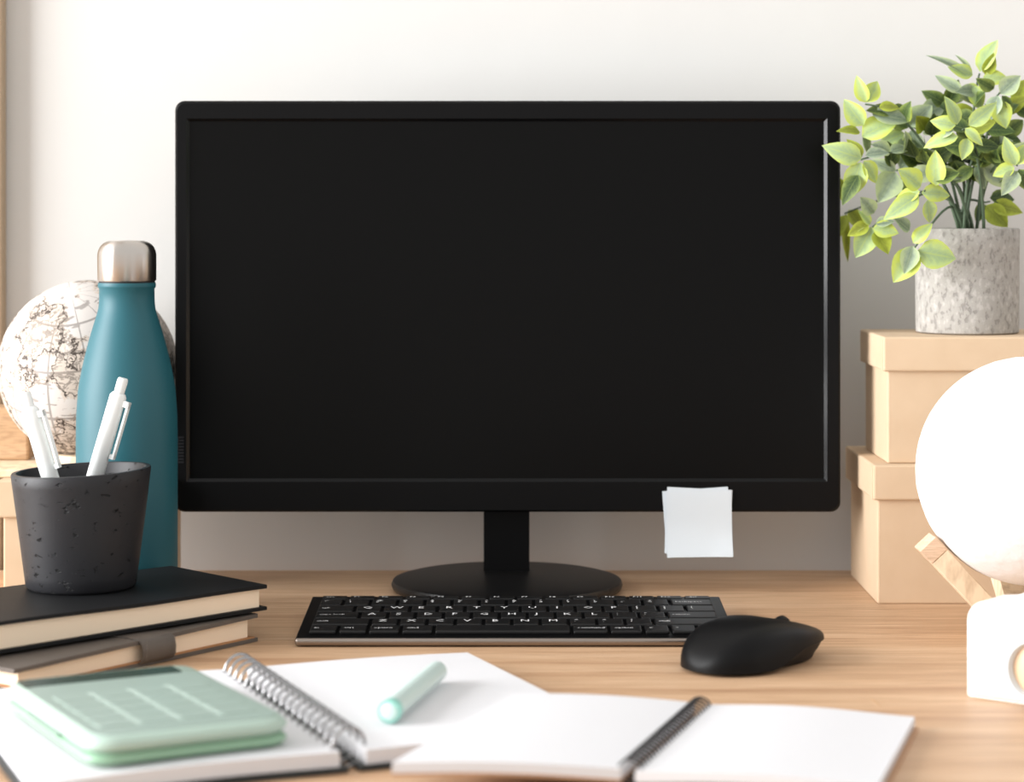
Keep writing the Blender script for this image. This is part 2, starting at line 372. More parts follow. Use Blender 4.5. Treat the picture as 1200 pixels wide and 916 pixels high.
bm = box(-.19, .183, MY+.024, MY+.045, .10, .32, .012, 3); obj('rear_housing', mloc(bm), 'black_plastic', mon)
bm = mloc(prism(rrect(-.0214, .0132, .0095, .16, .001), 1.701, 1.728)); bmesh.ops.bevel(bm, geom=[e for e in bm.edges if abs((e.verts[0].co-e.verts[1].co).z) > .1], offset=.003, segments=2, affect='EDGES')
obj('stand_neck', bm, 'black_plastic', mon)
o = obj('stand_foot', lathe([(0, 0), (.078, 0), (.0845, .0025), (.0858, .0055), (.0845, .0085), (.080, .0097), (0, .0102)], 96), 'base_black', mon, True, 50)
o.location = (0, 0, 0)
for i in range(9):                          # faint ribbed buttons low on the left bezel
    z = .0945+i*.0023
    obj('button_rib', mloc(box(-.2490, -.2440, MY-.0006, MY+.001, z, z+.0012)), 'button_grey', mon)

# sticky notes on the lower bezel
for i, (px, py, rot, s, lab) in enumerate((
        (817, 611, .07, .0490, 'white sticky note hindmost in the stack on the monitor, lower left corner showing'),
        (818, 610, -.05, .0485, 'white sticky note in the middle of the stack, lower right corner showing'),
        (819, 612, .012, .0485, 'white sticky note lying frontmost in the stack on the monitor bezel'))):
    c = atd(px, py, MY); nb = 8; bm = bmesh.new(); y0 = -.0012-.0007*i
    g = {}
    for a_ in range(nb+1):
        for b_ in range(nb+1):
            u, v = a_/nb-.5, b_/nb-.5
            x = (u*math.cos(rot)-v*math.sin(rot))*s; z = (u*math.sin(rot)+v*math.cos(rot))*s
            lift = max(0, .1-v)**2*.012*(1+.3*i)+ (.001 if u > .3 and v < -.3 else 0)
            for k, th in ((0, 0), (1, -.00025)): g[a_, b_, k] = bm.verts.new((x, y0-lift+th, z))
    for a_ in range(nb):
        for b_ in range(nb):
            bm.faces.new([g[p+(1,)] for p in ((a_, b_), (a_+1, b_), (a_+1, b_+1), (a_, b_+1))]); bm.faces.new([g[p+(0,)] for p in ((a_, b_), (a_, b_+1), (a_+1, b_+1), (a_+1, b_))])
    for t in range(nb):
        for p, q in (((t, 0), (t+1, 0)), ((t+1, nb), (t, nb)), ((0, t+1), (0, t)), ((nb, t), (nb, t+1))):
            bm.faces.new((g[p+(0,)], g[q+(0,)], g[q+(1,)], g[p+(1,)]))
    o = obj('sticky_note', bm, 'sticky_paper', None, True, 40); o.location = (c.x, MY, c.z)
    tag(o, lab, 'sticky note', 'sticky notes on the monitor')

# ------------------------------------------------------------ keyboard
KX0, KX1, KY0, KY1 = -.1400, .1455, 1.455, 1.581
kb = thing('computer_keyboard', 'slim black wireless keyboard with white lettering and a silver front edge', 'keyboard', ((KX0+KX1)/2, KY0, 0))
W = KX1-KX0; D = KY1-KY0; zf, zb = .0058, .0112; tilt = math.atan2(zb-zf, D)
bm = bmesh.new(); vs = {}
for x in (0, 1):
    for y, z, nme in ((.0025, .0005, 'fb'), (D, .0005, 'bb'), (.0025, zf, 'ft'), (D, zb, 'bt')): vs[x, nme] = bm.verts.new((-W/2+x*W, y, z))
for f in (('ft', 'bt'), ('fb', 'bb')): bm.faces.new((vs[0, f[0]], vs[1, f[0]], vs[1, f[1]], vs[0, f[1]]))
bm.faces.new((vs[0, 'fb'], vs[1, 'fb'], vs[1, 'ft'], vs[0, 'ft'])); bm.faces.new((vs[0, 'bb'], vs[1, 'bb'], vs[1, 'bt'], vs[0, 'bt']))
for x in (0, 1): bm.faces.new((vs[x, 'fb'], vs[x, 'ft'], vs[x, 'bt'], vs[x, 'bb']))
bmesh.ops.recalc_face_normals(bm, faces=bm.faces[:]); bmesh.ops.bevel(bm, geom=bm.edges[:], offset=.0005, segments=1, affect='EDGES')
obj('base_plate', bm, 'kb_plate', kb)
obj('front_bar', box(-W/2-.0003, W/2+.0003, -.001, .0032, .0008, .0057, .0018, 3), 'bar_metal', kb, True, 40)
for x in (-.12, .12): obj('rubber_foot', box(x-.008, x+.008, .01, .016, 0, .0006), 'rubber_dark', kb)
def text_mesh(s, size):
    cu = bpy.data.curves.new('legend', 'FONT'); cu.body = s; cu.size = size; cu.align_x = 'LEFT'; cu.align_y = 'CENTER'; cu.resolution_u = 1; cu.space_line = .85
    to = bpy.data.objects.new('legend', cu); C.objects.link(to)
    me = bpy.data.meshes.new_from_object(to); bpy.data.objects.remove(to); bpy.data.curves.remove(cu)
    me.materials.clear(); me.materials.append(MATS['legend_white']); me.name = 'legend'; return me
rows = [
 ([('esc', 1)]+[('F%d' % i, 1) for i in range(1, 13)]+[('del', 1)], .0112),
 ([('~\n`', .9)]+[(a+'\n'+b, 1) for a, b in zip('!@#$%^&*()_+', '1234567890-=')]+[('backspace', 1.6)], .0198),
 ([('tab', 1.4)]+[(c, 1) for c in 'QWERTYUIOP']+[('{\n[', 1), ('}\n]', 1), ('|\n\\', 1.1)], .0198),
 ([('caps lock', 1.65)]+[(c, 1) for c in 'ASDFGHJKL']+[(':\n;', 1), ('"\n\'', 1), ('return', 1.85)], .0198),
 ([('shift', 2.1)]+[(c, 1) for c in 'ZXCVBNM']+[('<\n,', 1), ('>\n.', 1), ('?\n/', 1), ('shift', 2.4)], .0198),
 ([('fn', 1.0), ('ctrl', 1.0), ('option', 1.1), ('cmd', 1.1), ('', 4.6), ('command', 1.25), ('option', 1.15), ('<', .9), ('^', .9), ('>', .9)], .0198)]
cache = {}; y = D-.0060; mg = .0068
for ks, rd in rows:
    tot = sum(k[1] for k in ks); unit = (W-2*mg)/tot; x = -W/2+mg; gap = .0022
    for s, u in ks:
        kw, kd = u*unit-gap, rd-gap; key = (round(kw, 4), round(kd, 4))
        cx, cy = x+u*unit/2, y-rd/2; x += u*unit
        if key not in cache:
            bm = box(-kw/2, kw/2, -kd/2, kd/2, -.001, .0017, .0009, 2)
            for v in bm.verts:
                if v.co.z > .001: v.co.z -= .0004*(1-(2*v.co.x/kw)**2)*(0 if kw > .03 else 1)
            o = obj('key', bm, 'key_black', kb); cache[key] = o.data
        else:
            o = bpy.data.objects.new('key', cache[key]); C.objects.link(o); o.parent = kb
        o.location = (cx, cy, zf+(zb-zf)*cy/D+.0006); o.rotation_euler = (tilt, 0, 0)
        if s:
            big = len(s) == 1 and s.isalpha(); sz = .0086 if big else (.0050 if '\n' in s else .0046)
            l = bpy.data.objects.new('legend', text_mesh(s, sz)); C.objects.link(l); l.parent = o
            l.location = (-kw/2+(.0042 if big else .0026), .0012 if big else (.0015 if '\n' in s else .0), .00178)
    y -= rd

# ------------------------------------------------------------ mouse
ms = thing('computer_mouse', 'matte black wireless mouse right of the keyboard', 'mouse', (.1500, 1.404, 0), math.radians(46))
def mprof(s):
    wd = .0322*max(0, 1-abs(s)**2.7)**(1/2.3)*(1+.02*s)
    pk = .0285
    if s > -.15: top = pk-(pk-.0150)*((s+.15)/1.15)**1.8
    else: top = .004+(pk-.004)*(max(0, 1-((-s-.15)/.85)**2.2))**.6
    if s > .93: top -= .004*((s-.93)/.07)**1.5
    q = min(1, max(0, (s+.40)/.75)); mid = .0022+.0105*q*q*(3-2*q)
    return wd, top, min(mid, top-.0012)
def mloft(upper):
    bm = bmesh.new(); S = [-1+2*i/44 for i in range(45)]; S = [math.sin(s*PI/2*.999)for s in S]; rings = []; K = 16
    for s in S:
        wd, top, mid = mprof(s); wd = max(wd, .0006); xs = s*.054; r = []
        for k in range(K+1):
            if upper:
                t = PI*k/K; cx = math.copysign(abs(math.cos(t))**.5, math.cos(t)); r.append((xs, cx*wd, mid+(top-mid)*math.sin(t)**.75))
            else:
                q = k/K*2-1
                if abs(q) > .5:
                    h = (1-abs(q))/.5; r.append((xs*(1-.05*h**2), math.copysign(wd-.0016-.007*h**1.4*min(1, wd/.02), q), mid*(1-h)+.0012*h))
                else: r.append((xs*.95, (wd-.0004-.007*min(1, wd/.02))*q*2, .0012))
        rings.append([bm.verts.new((p[0], p[1], p[2])) for p in r])
    for a, b in zip(rings, rings[1:]):
        for k in range(K): bm.faces.new((a[k], a[k+1], b[k+1], b[k]))
    for e in (rings[0], rings[-1]): bm.faces.new(e)
    bmesh.ops.recalc_face_normals(bm, faces=bm.faces[:]); return bm
obj('shell', mloft(True), 'rubber_black', ms, True, 60)
obj('side_skirt', mloft(False), 'mouse_side', ms, True, 50)
bm = ring((0, 0, 0), (0, 1, 0), .0068, .0028, 28, 8); o = obj('scroll_wheel', bm, 'rubber_black', ms, True); o.location = (.0290, 0, .0163)
obj('glide_pad', box(-.035, .035, -.012, .012, 0, .0014), 'rubber_dark', ms)

# ------------------------------------------------------------ large spiral notebook (left) and what lies on it
a21 = math.radians(22.3); r1 = Vector((math.cos(a21), math.sin(a21), 0)); u1 = Vector((math.sin(a21), -math.cos(a21), 0))
P0 = Vector((-.1635, 1.334, 0))
nb1 = thing('spiral_notebook', 'large open notebook with silver spiral binding under the calculator', 'notebook', P0)
def Z(v, z): return Vector((v.x, v.y, z))
L1, WR, WL = .221, .146, .158
def page(name, v0, ru, wid, zt, th, m, par, n=12, bul=None, v_len=None, uu=None):
    uu = uu or u1; v_len = v_len or L1
    return obj(name, patch(Z(v0, zt), Z(v0+ru*wid, zt), Z(v0+ru*wid+uu*v_len, zt), Z(v0+uu*v_len, zt), th, n, n, bul), m, par, True, 40)
O = Vector((0, 0, 0)); g = .007
page('cover', O+r1*g*.4-u1*.002, r1, WR, .0030, .0024, 'cover_dark', nb1, v_len=L1+.004)
page('cover', O-r1*g*.4-u1*.002, -r1, WL+.002, .0030, .0024, 'cover_dark', nb1, v_len=L1+.004)
page('page_block', O+r1*g, r1, WR-.006, .0105, .0073, 'paper_white', nb1, bul=lambda u, v: .0010*math.sin(PI*u)-.0012*u)
page('page_block', O-r1*g, -r1, WL-.006, .0108, .0076, 'paper_white', nb1, bul=lambda u, v: .0014*math.sin(PI*u)-.002*u)
NR = 19; me_ring = None
for i in range(NR):
    c = u1*(.008+(L1-.016)*i/(NR-1)); axis = (u1+r1*.22).normalized()
    if me_ring is None:
        bm = ring((0, 0, 0), axis, .0098, .00095, 24, 6)
        o = obj('coil', bm, 'chrome', nb1, True); me_ring = o.data
    else: o = bpy.data.objects.new('coil', me_ring); C.objects.link(o); o.parent = nb1
    o.location = (c.x, c.y, .0108)

# calculator on the left page
ca = math.radians(28); cr = Vector((math.cos(ca), math.sin(ca), 0))
calc = thing('calculator', 'pale green pocket calculator with a dark display on the left notebook page', 'calculator', (-.1935, 1.180, .0125), ca)
cw, cl, ct = .107, .158, .0135
def slab(x0, x1, y0, y1, z0, z1, r, zb=.0015):
    bm = bmesh.new(); lay = []
    for ins, z in ((zb, z0), (0, z0+zb), (0, z1-zb), (zb, z1)):
        lay.append([bm.verts.new((x, y, z)) for x, y in rrect(x0+ins, x1-ins, y0+ins, y1-ins, max(r-ins, .0003), 6)])
    bm.faces.new(lay[0][::-1]); bm.faces.new(lay[-1]); n = len(lay[0])
    for a_, b_ in zip(lay, lay[1:]):
        for i in range(n): bm.faces.new((a_[i], a_[(i+1) % n], b_[(i+1) % n], b_[i]))
    return bm
obj('lower_shell', slab(-cw/2, cw/2, -cl/2, cl/2, 0, .0050, .014, .0022), 'calc_under', calc, True, 50)
obj('upper_shell', slab(-cw/2-.0005, cw/2+.0005, -cl/2-.0005, cl/2+.0005, .0050, ct, .016, .0036), 'calc_body', calc, True, 50)
obj('face_plate', slab(-cw/2+.005, cw/2-.005, -cl/2+.006, cl/2-.024, ct-.0005, ct+.0004, .010, .0002), 'calc_face', calc)
d_ = obj('display', slab(-cw/2+.006, cw/2-.012, cl/2-.026, cl/2-.007, ct-.0005, ct+.0007, .002, .0002), 'calc_lcd', calc); d_['label'] = 'dark grey-green display strip'
obj('side_slot', box(-cw/2-.0009, -cw/2+.001, -.03, .025, .006, .0078), 'calc_slot', calc)
kx, ky = (cw-.022)/4, .0165; km = None
for i in range(4):
    for j in range(5):
        if km is None: o = obj('key', slab(-kx/2+.0012, kx/2-.0012, -ky/2+.0006, ky/2-.0006, 0, .0005, .002, .0002), 'calc_key', calc); km = o.data
        else: o = bpy.data.objects.new('key', km); C.objects.link(o); o.parent = calc
        o.location = ((i-1.5)*kx, -cl/2+.030+j*ky, ct+.0003)
for i in (-1, 0, 1): obj('key_divider', box(i*kx-.0009, i*kx+.0009, -cl/2+.022, -cl/2+.022+ky*5, ct, ct+.0006), 'calc_gap', calc)

# marker lying on the right page
ma = at(456, 833, .018); mb = at(514, 784, .018); mz = .0115+.0061
mk = thing('marker_pen', 'pale mint marker pen lying on the right page of the large notebook', 'pen', Z((ma+mb)/2, 0))
dv = Z(mb-ma, 0).normalized(); hl = (mb-ma).length/2
def seg(name, t0, t1, rr, m, cap_round=False):
    p = [dv*(t0+(t1-t0)*k/4) for k in range(5)]; p = [Vector((q.x, q.y, mz)) for q in p]
    return obj(name, tube(p, rr, 20), m, mk, True, 40)
seg('barrel', -hl+.006, hl-.004, .0058, 'mint_body')
seg('tail_cap', hl-.004, hl, [.0058, .0057, .0054, .0049, .0042], 'mint_body')
seg('end_ring', -hl, -hl+.006, .0062, 'mint_ring'); seg('end_plug', -hl-.0015, -hl+.001, [.003, .0042, .0046, .0046, .0046], 'mint_end')

# ------------------------------------------------------------ small notebook in front
nb2 = thing('small_notebook', 'small open notebook with black spiral binding at the front edge', 'notebook', (.1, 1.16, 0))
off = Vector((.1, 1.16, 0))
BL, SB = Vector((0, 1.219, .0205))-off, Vector((.1000, 1.2326, .0125))-off
LFc, SF = Vector((-.0570, 1.0690, .0195))-off, Vector((.0520, 1.0850, .0125))-off
SB2, SF2 = Vector((.1072, 1.2326, .0115))-off, Vector((.0592, 1.0850, .0115))-off
RB, RF = Vector((.2185, 1.222, .0070))-off, Vector((.1740, 1.0727, .0075))-off
obj('page_block', patch(BL, SB, SF, LFc, .0050, 12, 10, lambda u, v: .0016*math.sin(PI*u)), 'paper_white', nb2, True, 40)
dz = Vector((0, 0, .0051))
obj('cover', patch(BL-dz, SB-dz, SF-dz, LFc-dz, .0014, 12, 10, lambda u, v: .0016*math.sin(PI*u)), 'cover_tan', nb2, True, 40)
obj('page_block', patch(SB2, RB, RF, SF2, lambda u, v: .0055-.0012*u, 14, 10, lambda u, v: .0026*math.sin(PI*u)**1.3*(1-.4*u)), 'paper_white', nb2, True, 40)
e1 = Vector((.002, 0, 0))
obj('cover', patch(Z(SB2, .0016), Z(RB+e1, .0016), Z(RF+e1, .0016), Z(SF2, .0016), .0014, 4, 4), 'cover_tan', nb2)
NC = 26; mr = None
for i in range(NC):
    t = .02+.95*i/(NC-1); c = (SB*(1-t)+SF*t+SB2*(1-t)+SF2*t)/2; ax = (SF-SB).normalized()
    if mr is None: o = obj('coil', ring((0, 0, 0), ax+Vector((.12, 0, 0)), .0062, .00062, 20, 6), 'wire_black', nb2, True); mr = o.data
    else: o = bpy.data.objects.new('coil', mr); C.objects.link(o); o.parent = nb2
    o.location = (c.x, c.y, .0098)

# ------------------------------------------------------------ stacked books on the left
def make_book(name, label, A, ang, length, width, z0, z1, cov, cm, pm, inset=.004, inner=None, bdrop=0., fdrop=0., wave=0.):
    # bdrop / fdrop: how far the lower / upper cover sinks towards the far left end
    fd = Vector((-math.cos(ang), -math.sin(ang), 0)); wd_ = Vector((-math.sin(ang), math.cos(ang), 0))
    t = thing(name, label, 'book', (A[0], A[1], z0)); h = z1-z0
    fb = lambda u, v: -fdrop*u+wave*math.sin(9*u+1)*(1-v)
    bb = lambda u, v: -bdrop*u
    def sl(nm, i0, i1, j0, j1, zt, th, m, b=None, n=18):
        p = lambda a_, b_: Z(fd*a_+wd_*b_, zt)
        return obj(nm, patch(p(i0, j0), p(i1, j0), p(i1, j1), p(i0, j1), th, n, 6, b), m, t, True, 40)
    sl('back_cover', 0, length, 0, width, cov, cov-.0002, cm, bb)
    if inner: sl('cover_lining', .002, length-.002, .0008, width-.002, cov+.0008, .0008, inner, bb)
    sl('page_block', inset, length-inset, inset*.6, width-.002, h-cov, lambda u, v: h-2*cov+(bdrop-fdrop)*u+wave*math.sin(9*u+1)*(1-v), pm, fb)
    sl('front_cover', 0, length, 0, width, h, cov, cm, fb)
    sl('spine', 0, length, width-.0015, width+.0012, h-.0003, lambda u, v: h-.0008+(bdrop-fdrop)*u, cm, lambda u, v: -fdrop*u)
    return t, fd, wd_
A2 = (-.1663, 1.474)
bk2, fd2, wd2 = make_book('leather_journal', 'grey leather journal with a closing strap, under the black book', A2, math.radians(53), .205, .120, 0, .0183, .0026, 'leather_grey', 'page_edge', .006, 'leather_tan', 0, .0034)
# strap over the fore edge
s0, s1 = .078, .106
def sp(a_, b_, z): q = fd2*a_+wd2*b_; return Vector((q.x, q.y, z))
bm = bmesh.new(); prof = [(.045, .0186), (.012, .0188), (.001, .0187), (-.0028, .0165), (-.0040, .0110), (-.0036, .0055), (-.0012, .0022), (.003, .0012)]
ra = [bm.verts.new(sp(s0, b_, z)) for b_, z in prof]; rb = [bm.verts.new(sp(s1, b_, z)) for b_, z in prof]
for v_ in ra+rb: v_.co.z -= .0014*max(0, v_.co.z/.0186)
for i in range(len(prof)-1): bm.faces.new((ra[i], rb[i], rb[i+1], ra[i+1]))
bmesh.ops.recalc_face_normals(bm, faces=bm.faces[:]); bmesh.ops.solidify(bm, geom=bm.faces[:], thickness=.0011)
st = obj('strap', bm, 'leather_grey', bk2, True, 50)
for s in (s0+.0022, s1-.0022):
    for k in range(6):
        z = .0165-.0022*k; b_ = -.0040 if 2 <= k <= 3 else -.0038
        q = sp(s, b_-.0009, z); qq = sp(s, b_-.0009, z-.0013)
        obj('stitch', tube([q, qq], .00022, 5), 'thread', st)
bk1, fd1, wd1 = make_book('hardcover_book', 'closed black hardcover book with cream pages holding the dark cup', (-.1607, 1.478), math.radians(42.7), .232, .111, .0198, .0362, .0024, 'book_black', 'page_edge', .0045, None, .0032, 0, .0004)

# ------------------------------------------------------------ dark cup and pens
cup = thing('pen_cup', 'dark grey concrete cup standing on the black book, holding two pens', 'cup', (-.2815, 1.472, .0363))
Hc, rt, rb_ = .0765, .0452, .0357
prof = [(0, .0), (rb_-.002, 0), (rb_, .002)]+[(rb_+(rt-rb_)*k/10, .002+(Hc-.003)*k/10) for k in range(1, 11)]+[(rt-.0006, Hc), (rt-.0032, Hc), (rt-.0038, Hc-.001)]+[(rt-.0042-(rt-rb_)*k/6*.9, Hc-.001-(Hc-.006)*k/6) for k in range(1, 7)]+[(0, .005)]
bm = lathe(prof, 72)
for v in bm.verts: v.co.z += .045*v.co.x*max(0, v.co.z/Hc-.6)/.4
obj('cup_body', bm, 'dark_concrete', cup, True, 50)
def pen(label, top, thru, zb, clip_side):
    top, thru = Vector(top), Vector(thru); dd = (thru-top).normalized(); bot = top+dd*((zb-top.z)/dd.z)
    t = thing('click_pen', label, 'pen', bot, 0, 'white pens in the cup'); Ln = (top-bot).length; q = (top-bot).to_track_quat('Z', 'Y')
    t.rotation_mode = 'QUATERNION'; t.rotation_quaternion = q
    R_ = .0056
    obj('barrel', lathe([(0, 0), (.0012, .0), (.0022, .006), (.0050, .020), (R_, .03), (R_, Ln-.022), (R_, Ln-.0125), (.0045, Ln-.0105), (.0040, Ln-.0100)], 20), 'pen_white', t, True, 40)
    obj('push_button', lathe([(.0035, Ln-.0125), (.0036, Ln-.0015), (.0030, Ln), (0, Ln)], 16), 'pen_white', t, True, 40)
    inv = q.inverted(); v = inv @ Vector(clip_side); v.z = 0; v.normalize(); s_ = Vector((0, 0, 1)).cross(v); bm = bmesh.new()
    def bx(z0, z1, a0, a1, wh):
        vs_ = [bm.verts.new(v*a_+s_*b_+Vector((0, 0, z))) for z in (z0, z1) for a_, b_ in ((a0, -wh), (a1, -wh), (a1, wh), (a0, wh))]
        for f in ((3, 2, 1, 0), (4, 5, 6, 7), (0, 1, 5, 4), (1, 2, 6, 5), (2, 3, 7, 6), (3, 0, 4, 7)): bm.faces.new([vs_[i] for i in f])
    bx(Ln-.018, Ln-.0140, R_-.001, .0098, .0018); bx(Ln-.052, Ln-.0140, .0084, .0098, .0018); bx(Ln-.053, Ln-.050, .0066, .0098, .0016)
    obj('clip', bm, 'pen_white', t)
pen('white click pen leaning left in the dark cup', (-.3160, 1.462, .1640), (-.3005, 1.462, .1115), .0440, (1, -.4, 0))
pen('white click pen leaning right in the dark cup', (-.2560, 1.484, .1715), (-.2730, 1.484, .1130), .0440, (1, -.3, -.1))

# ------------------------------------------------------------ bottle
bt = thing('water_bottle', 'teal metal water bottle with a steel screw cap behind the books', 'bottle', (-.2718, 1.590, 0))
k = 1.590/F
rB, rN = .0355, .0200
H = .2608
prof = [(0, 0), (.0325, 0), (.0345, .0015), (rB, .005)]
zsh = CH-(520-YH)*k; zn = CH-(362-YH)*k; zt = CH-(331-YH)*k
for px_w, py in ((118, 560), (118, 515), (117, 487), (113.5, 459), (109, 444), (103.5, 430), (97, 416), (90, 402), (82, 388), (74, 375), (69, 367), (66, 361), (64.5, 354), (64, 338)):
    prof.append((px_w/2*k, CH-(py-YH)*k))
prof += [(.0201, CH-(336.5-YH)*k), (.0203, CH-(334-YH)*k), (.0200, zt), (.0160, zt), (0, zt)]
obj('bottle_body', lathe(prof, 80), 'teal_powder', bt, True, 60)
obj('gasket', lathe([(0, zt-.0005), (.0196, zt-.0005), (.0196, zt+.0012), (0, zt+.0012)], 64), 'rubber_dark', bt)
zc = zt+.0011; rc = 34.2*k
cp = [(0, zc), (rc-.0008, zc), (rc, zc+.0008), (rc, H-.0105)]+[(rc-.0095*(1-math.cos(a_)), H-.0105+.0105*math.sin(a_)) for a_ in [PI/2*i/8 for i in range(1, 9)]]+[(0, H+.0004)]
o = obj('screw_cap', lathe(cp, 80), 'steel', bt, True, 45); o['label'] = 'brushed steel cap'

# ------------------------------------------------------------ kraft boxes
def kraft(label, x0, x1, y0, y1, z0, z1, zl, over=.0036):
    cx, cy = (x0+x1)/2, (y0+y1)/2
    t = thing('kraft_box', label, 'box', (cx, cy, z0), 0, 'kraft paper boxes')
    obj('box_body', box(x0-cx, x1-cx, y0-cy, y1-cy, 0, z1-z0-.002, .0012, 2), 'kraft', t)
    bm = box(x0-cx-over, x1-cx+over, y0-cy-over, y1-cy+over, zl-z0, z1-z0, .0014, 2)
    l = obj('lid', bm, 'kraft', t)
    f = bmesh.new()
    box(x0-cx-over-.0004, x0-cx-over+.0004, y0-cy-over+.0015, y0-cy-over+.011, zl-z0+.0006, z1-z0-.001, bm=f)
    obj('corner_flap', f, 'kraft', l); return t
kraft('brown kraft box with lid at the bottom of the stack right of the monitor', .2622, .440, 1.6157, 1.7434, 0, .0999, .0748)
kraft('brown kraft box with lid on top of the stack, under the potted plant', .2705, .430, 1.6228, 1.7240, .1000, .1913, .1665)
kraft('brown kraft box with lid behind the bottle, under the globe', -.3748, -.2560, 1.660, 1.742, 0, .0838, .0562)

# ------------------------------------------------------------ map globe
gl = thing('map_globe', 'white desk globe printed with a fine black line map, behind the bottle', 'globe', (-.3203, 1.703, .0840))
rg = .0672
bm = bmesh.new(); bmesh.ops.create_uvsphere(bm, u_segments=64, v_segments=40, radius=rg)
o = obj('globe_ball', bm, 'map_print', gl, True); o.location = (0, 0, .0785); o.rotation_euler = (math.radians(18), math.radians(-24), math.radians(40))
obj('base_ring', lathe([(.012, .006), (.030, .006), (.032, .009), (.031, .0155), (.028, .0165), (.024, .0150), (.012, .0113)], 48, True), 'pale_wood', gl, True, 45)
obj('base_plate', box(-.108, .045, -.030, .045, 0, .006, .001), 'pale_wood', gl)
obj('rear_block', box(-.108, -.0515, .030, .058, .006, .047, .002), 'tan_wood', gl)

# ------------------------------------------------------------ moon lamp, its stand, toy camera
mc = Vector((.3430, 1.489, .1100)); rm = .0752
bm = bmesh.new(); bmesh.ops.create_uvsphere(bm, u_segments=128, v_segments=80, radius=rm)
cr_ = [(Vector((R.gauss(0, 1), R.gauss(0, 1), R.gauss(0, 1))).normalized(), R.uniform(.04, .16)) for _ in range(90)]
for v in bm.verts:
    d_v = v.co.normalized(); h = 0
    for c, s in cr_:
        a_ = d_v.angle(c)
        if a_ < s*1.3: h += s*(-.010*(1-(a_/s)**2) if a_ < s*.85 else .0035*max(0, 1-abs(a_/s-1)/.3))
    v.co = d_v*(rm+max(-.0012, min(.0006, h)))
o = obj('moon_lamp', bm, 'moon_white', None, True); o.location = mc
tag(o, 'large white cratered moon lamp ball cradled on wooden arms', 'lamp')
stn = thing('lamp_stand', 'pale wooden crossed-arm stand under the white moon lamp', 'stand', (mc.x, mc.y, 0))
for i, az in enumerate((181, 1, 98, 278)):
    az = math.radians(az); dr = Vector((math.cos(az), math.sin(az), 0)); sd = Vector((-math.sin(az), math.cos(az), 0))
    # arm lies outside the ball: from near the centre on the desk, leaning outward
    p0 = dr*.0135+Vector((0, 0, .0125)); p1 = dr*.0655+Vector((0, 0, .0680)); ax = (p1-p0).normalized(); nr = ax.cross(sd).normalized()
    if nr.dot(dr) < 0: nr = -nr
    def bar(a0, a1, wh, th, m, nm, par):
        bm = bmesh.new(); vs_ = [bm.verts.new(p0+ax*a_+sd*b_+nr*c_) for a_ in (a0, a1) for b_, c_ in ((-wh, 0), (wh, 0), (wh, th), (-wh, th))]
        for f in ((3, 2, 1, 0), (4, 5, 6, 7), (0, 1, 5, 4), (1, 2, 6, 5), (2, 3, 7, 6), (3, 0, 4, 7)): bm.faces.new([vs_[j] for j in f])
        bmesh.ops.recalc_face_normals(bm, faces=bm.faces[:]); bmesh.ops.bevel(bm, geom=bm.edges[:], offset=.0005, segments=1, affect='EDGES')
        return obj(nm, bm, m, par)
    Ln = (p1-p0).length
    arm = bar(.0, Ln-.0119, .0098, .0134, 'pale_wood', 'arm', stn); bar(Ln-.0117, Ln, .0100, .0138, 'end_grain', 'arm_tip', arm)
obj('hub', lathe([(0, 0), (.026, 0), (.026, .012), (.018, .015), (0, .015)], 6), 'pale_wood', stn)

ca2 = math.radians(-38)
cm_ = thing('toy_camera', 'white rounded toy camera with a round lens at the right edge', 'camera', (.2630, 1.3060, 0), ca2)
poly = []
cwid, chh = .104, .0560
def arc(cx, cz, r, a0, a1, n=8): return [(cx+r*math.cos(math.radians(a0+(a1-a0)*i/n)), cz+r*math.sin(math.radians(a0+(a1-a0)*i/n))) for i in range(n+1)]
poly = [(.001, 0), (0, .001)]+arc(.012, chh-.012, .012, 180, 95)+[(.024, chh+.0015), (.033, chh+.006), (.040, chh+.0095), (.052, chh+.011), (.064, chh+.0095), (.071, chh+.006), (.080, chh+.0015)]+arc(cwid-.012, chh-.012, .012, 85, 0)+[(cwid, .001), (cwid-.001, 0)]
bm = prism(poly, 0, .034); bmesh.ops.bevel(bm, geom=[e for e in bm.edges if abs(e.verts[0].co.y-e.verts[1].co.y) < 1e-5], offset=.0025, segments=2, affect='EDGES')
obj('camera_body', bm, 'gloss_white', cm_, True, 40)
bm = lathe([(.0150, 0), (.0195, 0), (.0200, .001), (.0200, .0075), (.0192, .0090), (.0165, .0090), (.0150, .0060)], 48, True)
lr = obj('lens_ring', bm, 'lens_ring', cm_, True, 40); lr.rotation_euler = (PI/2, 0, 0); lr.location = (.0470, 0, .0218)
o = obj('lens_face', lathe([(0, .0025), (.0152, .0025), (.0152, .0045), (.008, .0058), (0, .006)], 40), 'lens_face', lr, True, 40)

# ------------------------------------------------------------ potted plant
PP = Vector((.3387, 1.6765, .1915))
pl = thing('potted_plant', 'leafy light green plant in a pale concrete pot on the stacked boxes', 'plant', PP)
rp = .0384; Hp = .0775
prof = [(0, 0), (rp-.002, 0), (rp-.0006, .001)]+[(rp-.0006+.0006*i/6, .001+(Hp-.002)*i/6) for i in range(1, 7)]+[(rp-.001, Hp), (rp-.0035, Hp), (rp-.004, Hp-.001), (rp-.0042, Hp-.012), (0, Hp-.012)]
o = obj('pot', lathe(prof, 72), 'pale_concrete', pl, True, 50); o['label'] = 'pale mottled concrete pot'
obj('filling', lathe([(0, Hp-.0115), (rp-.0045, Hp-.0115), (rp-.0045, Hp-.010), (0, Hp-.008)], 32), 'foam', pl)

